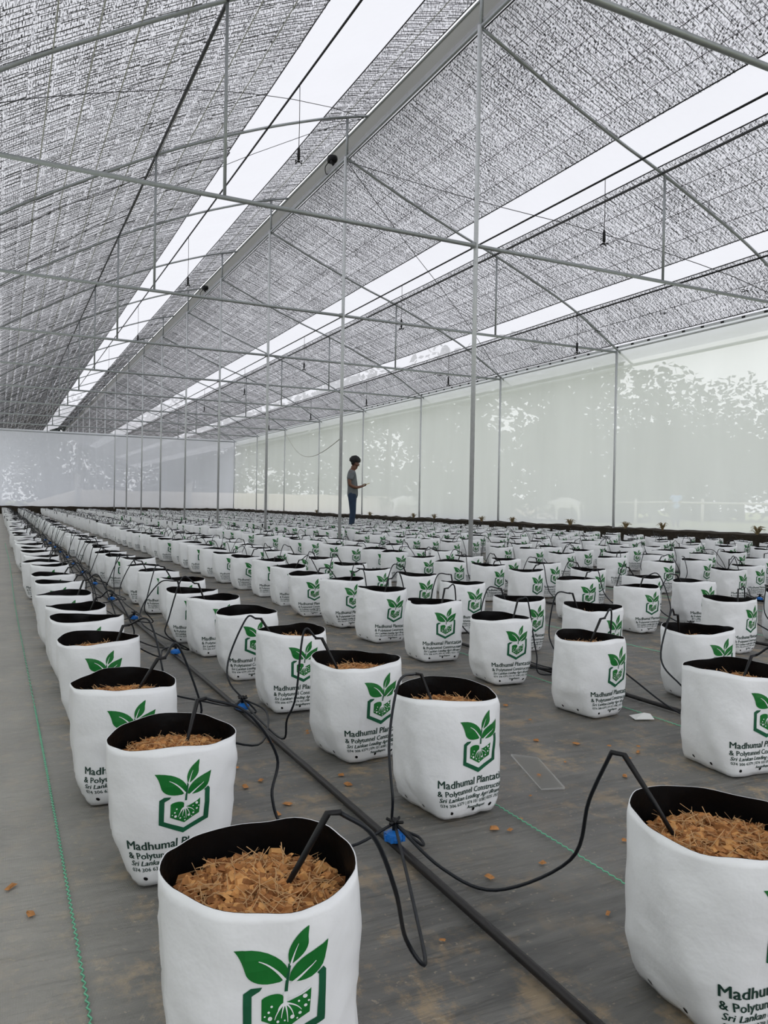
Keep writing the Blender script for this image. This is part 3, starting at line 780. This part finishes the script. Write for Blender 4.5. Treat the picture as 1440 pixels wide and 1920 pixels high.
def tube_paths(hub, bag, side, rgx):
    bx, by = bag; top_z = HB*rgx.uniform(1.08, 1.24)
    tx = bx+side*rgx.uniform(.01, .05); ty = by+rgx.uniform(-.03, .05)            # stake foot in the coir
    hx = bx+side*rgx.uniform(.06, .10); hy = by+rgx.uniform(.0, .07)              # stake head
    stake = [(tx, ty, .195), (tx*.5+hx*.5, ty*.5+hy*.5, (.195+top_z)/2), (hx, hy, top_z), (hx+side*.022, hy, top_z+.002)]
    ox = bx+side*rgx.uniform(.17, .24); oy = by+rgx.uniform(-.10, .10)
    fx = hub[0]-side*rgx.uniform(.02, .12); fy = (hub[1]+by)/2+rgx.uniform(-.12, .12)
    P = [(hx+side*.018, hy, top_z+.002), (bx+side*.15, (hy+oy)/2, top_z+rgx.uniform(-.01, .03)), (ox, oy, HB*.62), (ox+side*.01, oy*.6+fy*.4, .09),
         (fx, fy, .012), (hub[0]+rgx.uniform(-.05, .05), hub[1]*.75+fy*.25+rgx.uniform(-.06, .06), .03), (hub[0], hub[1], .055)]
    return stake, P
CUSTOM = {(.31, .97): ([(.33, .97, .205), (.36, .96, .26), (.395, .95, .325), (.412, .945, .325)], [(.41, .946, .325), (.455, .935, .29), (.508, .97, .19), (.575, 1.06, .06), (.61, 1.06, .012), (.67, 1.20, .012)]),
          (.98, .82): ([(.94, .85, .21), (.915, .89, .28), (.89, .93, .345), (.875, .945, .347)], [(.877, .944, .347), (.90, 1.02, .24), (.93, 1.10, .10), (.85, 1.214, .010), (.80, 1.33, .012)]),
          (1.0, 1.65): ([(.985, 1.68, .205), (.98, 1.70, .25), (.975, 1.74, .30), (.955, 1.735, .305)], [(.957, 1.736, .305), (.875, 1.67, .305), (.80, 1.57, .20), (.775, 1.50, .10), (.79, 1.52, .03), (.83, 1.48, .010), (.815, 1.44, .012)]),
          (.32, 1.61): ([(.35, 1.63, .205), (.37, 1.655, .25), (.39, 1.68, .305), (.41, 1.68, .307)], [(.408, 1.68, .307), (.487, 1.63, .28), (.572, 1.68, .16), (.555, 1.66, .08), (.58, 1.63, .012), (.66, 1.50, .010)])}
def tube_for(hub, bag, side, rgx):
    for (cx, cy), (st, P) in CUSTOM.items():
        if abs(cx-bag[0]) < .02 and abs(cy-bag[1]) < .02: return st, P+[(hub[0], hub[1], .055)]
    return tube_paths(hub, bag, side, rgx)
hub0 = [1.47, 1.55, 2.3, 3.2, 4.5, 5.8, 7.0]
BYROW = {}
for d, ri, x, y, i in BAGS: BYROW.setdefault(ri, []).append((y, x))
for r_ in BYROW: BYROW[r_].sort()
farV = MB(); n_em = 0
for n in range(7):
    a, c = rows_of[n]; used = {}
    hubs = []
    y = hub0[n]
    if n == 0: hubs = [1.47, 2.62, 3.70, 4.86, 5.85]; y = 6.95
    while y < YF-.8: hubs.append(y); y += 1.08
    k_vis = 0
    for hy in hubs:
        hx = pipe_x(n, hy); pr = project((hx, hy, .02))
        if pr is None: continue
        mine = []
        for r_, side in ((a, 1), (c, -1)):
            cand = [q for q in BYROW.get(r_, []) if abs(q[0]-hy) < .70 and (r_, q[0]) not in used]
            cand.sort(key=lambda q: q[0] if (n == 0 and hy == 1.47) else abs(q[0]-hy))
            for q in cand[:2]: used[(r_, q[0])] = 1; mine.append((q[1], q[0], side))
        rgx = random.Random(int(hy*100)+n*1000)
        if pr[2] < 13.5:
            k_vis += 1
            o = empty('drip_emitter', (hx, hy, .016)); link('emitter_cap', cap_me, o); link('outlet', barb_me, o)
            off = Vector(o.location)
            for bx, by, side in mine:
                st, P = tube_for((hx, hy), (bx, by), side, rgx)
                b = MB(); b.tube([p-off for p in smooth_path(P, 7)], .0034, 6); t = b.build('drip_tube', M['tube'], o)
                b = MB(); b.tube([Vector(p)-off for p in st], [.0032, .0042, .0050, .0042], 6); b.build('stake', M['dark'], t)
            tag(o, 'blue drip emitter with black tubes, %s from the front on the %s drip pipe' % (ordinal(k_vis), ordinal(n+1)), 'drip emitter', 'blue drip emitters')
        else:
            for bx, by, side in mine:
                st, P = tube_for((hx, hy), (bx, by), side, rgx)
                farV.tube(smooth_path(P[:5], 3), .0036, 3, False); farV.tube(st, .0045, 3, False)
ob = farV.build('far_drip_tubes', M['tube']); tag(ob, 'thin black drip tubes arching among the distant grow bags', 'drip tubes', None, 'stuff')

# ------------------------------------------------------------------ loose bits on the floor
rgc = random.Random(5)
chip_me = []
for s in range(5):
    b = MB(); l, w, h = rgc.uniform(.010, .017), rgc.uniform(.006, .010), rgc.uniform(.004, .007); r = rgc.uniform
    b.add([(-l, -w*r(.5, 1), 0), (l*r(.7, 1), -w, 0), (l, w*r(.5, 1), 0), (-l*r(.6, 1), w, 0), (-l*.6, -w*.5, h), (l*.7, -w*.4, h*r(.6, 1.2)), (l*.5, w*.5, h), (-l*.6, w*.5, h*r(.5, 1))],
          [(0, 3, 2, 1), (4, 5, 6, 7), (0, 1, 5, 4), (1, 2, 6, 5), (2, 3, 7, 6), (3, 0, 4, 7)])
    chip_me.append(b.me('coir_chip', M['coir'], False))
spots = [(1.02, 1.47), (1.05, 1.45), (1.11, 1.49), (.60, 1.75), (.60, 2.1), (.58, 1.95), (.63, 1.98), (.61, 1.55), (.66, 1.62), (.84, 1.93), (.9, 2.35), (.64, 2.32), (1.22, 1.6),
         (1.12, 1.12), (1.25, 1.3), (.88, 1.28), (1.80, 1.72), (1.78, 1.80), (1.74, 1.76), (1.70, 1.84), (1.82, 1.66), (1.76, 1.69), (.06, 1.5), (.03, 1.62), (.47, 1.28), (.55, 1.34), (1.62, 1.9)]
for i in range(45): spots.append((rgc.uniform(.45, 1.75), rgc.uniform(.95, 3.2)))
for i, (x, y) in enumerate(spots):
    if any(abs(x-bx) < .15 and abs(y-by) < .15 for _, _, bx, by, _ in BAGS): continue
    ob = link('coir_chip', chip_me[i % 5]); ob.location = (x, y, .0005); ob.rotation_euler = (0, 0, rgc.uniform(0, 6)); s = rgc.uniform(.35, .85); ob.scale = (s, s, s)
    tag(ob, 'loose brown coir chip lying on the weed mat near the bags', 'coir chip', 'loose coir chips')
b = MB(); P = [(1.27, 1.62), (1.33, 1.60), (1.42, 1.83), (1.36, 1.88)]
b.add([(x, y, .004+.003*(i % 2)) for i, (x, y) in enumerate(P)]+[(x, y, .001) for x, y in P], [(0, 1, 2, 3), (7, 6, 5, 4), (0, 4, 5, 1), (1, 5, 6, 2), (2, 6, 7, 3), (3, 7, 4, 0)])
tag(b.build('plastic_strip', M['plastic'], smooth=False), 'translucent plastic strip lying flat on the weed mat', 'plastic strip')
b = MB(); b.add([(1.99, 2.03, .002), (2.05, 2.0, .004), (2.07, 2.04, .012), (2.0, 2.07, .006), (2.03, 2.03, .022)], [(0, 1, 4), (1, 2, 4), (2, 3, 4), (3, 0, 4), (3, 2, 1, 0)])
tag(b.build('paper_scrap', M['scrap'], smooth=False), 'small crumpled white scrap beside the second drip pipe', 'scrap')
# dry weeds on the earth kerb
wm = []
for s in range(3):
    b = MB(); r = random.Random(s)
    for q in range(26):
        a = r.uniform(0, 6.28); d = r.uniform(.02, .14); h = r.uniform(.03, .13)
        b.tube([(0, 0, -.02), (d*.5*math.cos(a), d*.5*math.sin(a), h), (d*math.cos(a), d*math.sin(a), h*r.uniform(.5, 1))], [.008, .006, .002], 4, False)
    wm.append(b.me('dry_weed', M['weed']))
for i, y in enumerate((8.6, 10.6, 11.55, 13.2, 15.3, 16.6, 19.0, 20.2, 23.2, 24.6, 28.0)):
    ob = link('dry_weed', wm[i % 3]); ob.location = (XS-.03, y, LEDGE+.0); ob.rotation_euler = (0, 0, i*1.3)
    tag(ob, 'dry weed tuft on the side kerb, %s from the front' % ordinal(i+1), 'weed', 'dry weeds on the kerb')

# ------------------------------------------------------------------ people
def skin_mesh(name, V, Eg, R, mat, levels=2, root=0):
    me = bpy.data.meshes.new(name); me.from_pydata(V, Eg, []); ob = bpy.data.objects.new(name, me); COL.objects.link(ob)
    sk = ob.modifiers.new('s', 'SKIN'); sk.use_smooth_shade = True
    for i, d in enumerate(me.skin_vertices[0].data): d.radius = R[i] if isinstance(R[i], tuple) else (R[i], R[i]); d.use_root = (i == root)
    ss = ob.modifiers.new('d', 'SUBSURF'); ss.levels = levels; ss.render_levels = levels
    bpy.context.view_layer.update(); dg = bpy.context.evaluated_depsgraph_get()
    out = bpy.data.meshes.new_from_object(ob.evaluated_get(dg)); out.name = name; bpy.data.objects.remove(ob); bpy.data.meshes.remove(me)
    out.materials.clear(); out.materials.append(mat)
    out.polygons.foreach_set('use_smooth', [True]*len(out.polygons)); return out
def person(loc, rz, S, label, shirt, hold=True):
    o = empty('person', loc, rz); o.scale = (S, S, S)
    # local axes: x forward, y left, z up, for a 1.72 m figure
    V = [(0, 0, .93), (0, 0, 1.10), (-.015, 0, 1.28), (-.02, 0, 1.40), (.0, 0, 1.465), (.03, 0, 1.53), (.055, 0, 1.60), (.05, 0, 1.665)]
    Eg = [(i, i+1) for i in range(7)]; R = [(.085, .115), (.09, .12), (.105, .145), (.075, .12), .055, .070, .092, .080]
    V += [(.105, 0, 1.525), (.155, 0, 1.575)]; R += [.042, .014]; Eg += [(5, 8), (6, 9)]           # chin and nose
    for s in (-1, 1):                                                                              # ears
        V.append((.035, s*.092, 1.59)); R.append((.012, .02)); Eg.append((6, len(V)-1))
    tips = {}
    for s in (-1, 1):
        b = len(V)
        V += [(-.02, s*.165, 1.385), (-.075, s*.205, 1.24), (-.065, s*.215, 1.105), (.07, s*.175, 1.05), (.185, s*.105, 1.075), (.225, s*.085, 1.09), (.255, s*.07, 1.10)]
        R += [.060, .047, .042, .037, .027, (.022, .034), (.018, .034)]
        Eg += [(3, b)]+[(b+i, b+i+1) for i in range(6)]; tips[s] = b+6
    for s in (-1, 1):
        b = len(V)
        V += [(0.0, s*.085, .86), (.015, s*.095, .50), (-.02, s*.10, .10), (.0, s*.10, .045), (.13, s*.115, .03)]
        R += [.085, .058, .042, .042, .035]
        Eg += [(0, b)]+[(b+i, b+i+1) for i in range(4)]
    link('body', skin_mesh('body', V, Eg, R, M['skin']), o)
    # fingers: five to a hand, curled round the phone
    fm = MB()
    for s in (-1, 1):
        c = Vector(V[tips[s]])
        for k in range(4):
            base = c+Vector((.008+.004*(1.5-abs(k-1.5)), s*(.026-.017*k), .004-.004*k)); L = (.034, .04, .038, .03)[k]
            fm.tube(smooth_path([base, base+Vector((L*.6, -s*.004, .006)), base+Vector((L, -s*.012, .026)), base+Vector((L*.75, -s*.020, .042))], 3), [.0095]*9+[.006], 6)
        fm.tube(smooth_path([c+Vector((-.03, -s*.02, .012)), c+Vector((-.005, -s*.036, .03)), c+Vector((.022, -s*.034, .042))], 3), [.011]*6+[.007], 6)
    fm.build('fingers', M['skin'], o)
    sV = [(.005, 0, .76), (.005, 0, .98), (.0, 0, 1.14), (-.015, 0, 1.29), (-.018, 0, 1.40), (-.005, 0, 1.445)]
    sR = [(.140, .175), (.132, .165), (.125, .160), (.135, .172), (.095, .145), .068]; sE = [(i, i+1) for i in range(5)]
    for s in (-1, 1):
        b = len(sV); sV += [(-.02, s*.17, 1.385), (-.058, s*.20, 1.27), (-.066, s*.207, 1.215)]; sR += [.077, .070, .072]; sE += [(4, b), (b, b+1), (b+1, b+2)]
    link('tshirt', skin_mesh('tshirt', sV, sE, sR, shirt), o)
    jV = [(0, 0, 1.0), (0, 0, .86)]; jE = [(0, 1)]; jR = [(.120, .150), (.125, .155)]
    for s in (-1, 1):
        b = len(jV); jV += [(.0, s*.088, .78), (.018, s*.095, .50), (-.005, s*.10, .30), (-.015, s*.10, .08)]; jR += [.098, .076, .070, .064]; jE += [(1, b), (b, b+1), (b+1, b+2), (b+2, b+3)]
    link('jeans', skin_mesh('jeans', jV, jE, jR, M['jeans']), o)
    # curly hair cap
    bm = bmesh.new(); bmesh.ops.create_icosphere(bm, subdivisions=4, radius=1)
    for v in bm.verts:
        n = v.co.copy(); k = 1+.10*noise.noise(n*5)+.07*noise.noise(n*11)
        v.co = Vector((n.x*.130*k+.045, n.y*.118*k, n.z*.118*k+1.665))
        if n.z < -.2 and n.x > -.1: v.co.z = max(v.co.z, 1.625)
        if n.z < -.1 and n.x <= -.1: v.co += Vector((.03, 0, -.01))
    me = bpy.data.meshes.new('hair'); bm.to_mesh(me); bm.free(); me.materials.append(M['hair']); me.polygons.foreach_set('use_smooth', [True]*len(me.polygons)); link('hair', me, o)
    for s in (-1, 1):
        bm = bmesh.new(); bmesh.ops.create_icosphere(bm, subdivisions=2, radius=.012); me = bpy.data.meshes.new('eye'); bm.to_mesh(me); bm.free(); me.materials.append(M['white_ink'])
        e = link('eye', me, o); e.location = (.134, s*.034, 1.595)
        b = MB(); b.tube(smooth_path([(-.085, s*.10, .035), (.02, s*.105, .045), (.15, s*.118, .03)], 4), [.034, .040, .044, .044, .044, .042, .040, .036, .028], 8); b.build('shoe', M['shoe'], o)
    b = MB(); b.tube([(.136, -.022, 1.54), (.146, 0, 1.538), (.136, .022, 1.54)], .006, 5); b.build('mouth', M['skin'], o)
    tag(o, label, 'person')
    return o
PP = Vector((7.72, 17.35, 0)); PRZ = -.41
man = person(PP, PRZ, 1.07, 'man in grey T-shirt and blue jeans standing among bags, looking at his phone', M['shirt'])
bm = bmesh.new(); bmesh.ops.create_cube(bm, size=1)
for v in bm.verts: v.co = Vector((v.co.x*.155, v.co.y*.078, v.co.z*.012))
bmesh.ops.bevel(bm, geom=bm.edges[:], offset=.004, segments=2, affect='EDGES')
me = bpy.data.meshes.new('phone_body'); bm.to_mesh(me); bm.free()
ph = empty('phone', (0, 0, 0)); ph.matrix_world = Matrix.Translation(PP) @ Matrix.Rotation(PRZ, 4, 'Z') @ Matrix.Translation((.345, 0, 1.215)) @ Matrix.Rotation(-.35, 4, 'Y')
link('phone_body', me, ph, M['phone'])
b = MB(); b.box(-.07, .07, -.034, .034, .0062, .0072); b.build('screen', M['dark'], ph, False)
tag(ph, 'pale yellow phone held in both hands by the standing man', 'phone')

# ------------------------------------------------------------------ outside, seen through the film
def tree(x, y, h, cr, seed, mat, label, z_low=.03):
    r = random.Random(seed); o = empty('tree', (x, y, -.05))
    b = MB(); b.tube([(0, 0, 0), (r.uniform(-.2, .2), r.uniform(-.2, .2), h*.4), (r.uniform(-.4, .4), 0, h*.75)], [h*.03, h*.022, h*.008], 8); b.build('trunk', M['bark'], o)
    V = []; Fc = []
    blobs = [(Vector((r.uniform(-1, 1)*cr*.75, r.uniform(-1, 1)*cr*.75, h*r.uniform(z_low, .86))), cr*r.uniform(.32, .55)) for _ in range(26)]
    blobs.append((Vector((0, 0, h*.84)), cr*.5))
    for q in range(6500):
        c, R = blobs[r.randrange(len(blobs))]
        d = Vector((r.gauss(0, 1), r.gauss(0, 1), r.gauss(0, 1))).normalized()*R*(r.random()**.35); d.z *= .85
        p = c+d; s = r.uniform(.18, .36)*max(1, h/12)
        a = Vector((r.gauss(0, 1), r.gauss(0, 1), r.gauss(0, .6))).normalized(); bb = a.cross(Vector((r.gauss(0, 1), r.gauss(0, 1), r.gauss(0, 1)))).normalized()
        k = len(V); V += [p-a*s, p+bb*s*.5, p+a*s, p-bb*s*.5]; Fc.append((k, k+1, k+2, k+3))
    f = link('foliage', mesh('foliage', V, Fc, mat), o); f['kind'] = 'stuff'
    tag(o, label, 'tree', 'trees behind the film')
tree(48, 39.0, 9.4, 7.0, 1, M['leaf2'], 'broad round-topped tree behind the side film, at the right edge')
tree(51, 47.5, 9.0, 6.0, 2, M['leaf2'], 'lower tree behind the side film, left of the round-topped one')
tree(30, 35.5, 10.6, 5.0, 3, M['leaf1'], 'tall tree behind the side film, at the nearest side post')
tree(27, 42, 10.4, 5.5, 4, M['leaf1'], 'tall tree behind the side film, right of the second side post')
tree(26, 52, 10.5, 5.5, 5, M['leaf1'], 'tall tree behind the side film, right of the standing man')
tree(25, 64, 10.5, 6, 6, M['leaf1'], 'tree behind the side film, left of the standing man')
tree(42, 48, 9.5, 6, 7, M['leaf2'], 'tree in the second line behind the side film')
tree(22, 80, 11, 6.5, 8, M['leaf1'], 'tree behind the far right corner of the house')
for i, (x, y) in enumerate(((16, 88), (8, 92), (0, 90))):
    tree(x, y, 12, 6.5, 20+i, M['leaf2'], '%s tree from the right behind the far curtain' % ordinal(i+1))
# sandy bank behind the far curtain
b = MB(); n = 60; V = []; Fc = []
for i in range(n+1):
    x = 1.5+38*i/n; h = 1.28*min(1, (i+2)/6)+.06*noise.noise(Vector((x*.6, 0, 0)))
    V += [(x, 47, -.05), (x, 47.6, h*.8), (x, 48.2, h), (x, 52, h*.95), (x, 53, -.05)]
for i in range(n):
    for k in range(4): a = i*5+k; Fc.append((a, a+5, a+6, a+1))
tag(link('sandy_bank', mesh('sandy_bank', V, Fc, M['bank'], True)), 'low pale sandy bank behind the far curtain', 'bank')
for i, (x, h) in enumerate(((3.95, 2.1), (10.1, 1.75), (14.8, 1.7))):
    b = MB(); b.tube([(0, 0, -.05), (0, 0, h-.05), (0, 0, h)], [.16, .16, .10], 10); ob = b.build('concrete_post', M['concrete']); ob.location = (x, 46.3, 0)
    tag(ob, 'pale concrete post behind the far curtain, %s from the left' % ordinal(i+1), 'post', 'posts behind the far curtain')
# field fence beyond the side film
fence = empty('field_fence', (30, 18, 0))
pm = MB(); pm.tube([(0, 0, -.05), (0, 0, 1.25)], .07, 6); pme = pm.me('fence_post', M['concrete'])
for i in range(12):
    q = link('fence_post', pme, fence); q.location = (.15*math.sin(i*3), -4+4.2*i, 0)
b = MB(); b.tube([(0, -6+4.2*i, 1.05+.03*math.sin(i*2)) for i in range(14)], .045, 6); b.build('rail', M['concrete'], fence)
tag(fence, 'pale post and rail fence crossing the field behind the side film', 'fence')

# a man and grazing cattle out in the field
person((27.7, 26.0, -.06), -2.2, 1.0, 'person in a pale blue shirt standing outside behind the side film', M['bluecloth'])
def cow(loc, rz, label):
    o = empty('cow', loc, rz)
    V = [(-.62, 0, 1.08), (-.30, 0, 1.06), (.15, 0, 1.02), (.52, 0, 1.06), (.80, 0, 1.02), (1.02, 0, .80), (1.22, 0, .62)]
    R = [(.22, .25), (.27, .30), (.29, .32), (.24, .30), (.15, .18), (.12, .14), (.07, .09)]; Eg = [(i, i+1) for i in range(6)]
    for s_ in (-1, 1):
        b = len(V); V += [(.98, s_*.20, .90)]; R += [.035]; Eg += [(5, b)]                                             # ears
        b = len(V); V += [(.52, s_*.17, .78), (.54, s_*.17, .40), (.52, s_*.17, .04)]; R += [.11, .06, .05]; Eg += [(3, b), (b, b+1), (b+1, b+2)]
        b = len(V); V += [(-.55, s_*.18, .78), (-.70, s_*.18, .46), (-.64, s_*.18, .04)]; R += [.14, .065, .05]; Eg += [(0, b), (b, b+1), (b+1, b+2)]
    b = len(V); V += [(-.86, 0, 1.05), (-.92, 0, .60)]; R += [.03, .03]; Eg += [(0, b), (b, b+1)]
    link('body', skin_mesh('body', V, Eg, R, M['scrap'], 2, 2), o)
    for s_ in (-1, 1):
        b = MB(); b.tube(smooth_path([(1.0, s_*.08, .95), (.98, s_*.16, 1.06), (1.03, s_*.15, 1.16)], 3), [.03, .028, .026, .024, .02, .015, .008], 6); b.build('horn', M['concrete'], o)
    tag(o, label, 'cow', 'pale cattle in the field')
cow((28.0, 34.0, -.055), 2.3, 'pale cow grazing behind the side film, left of the nearest side post')
cow((22.0, 41.5, -.055), -.6, 'pale cow behind the side film, right of the standing man')
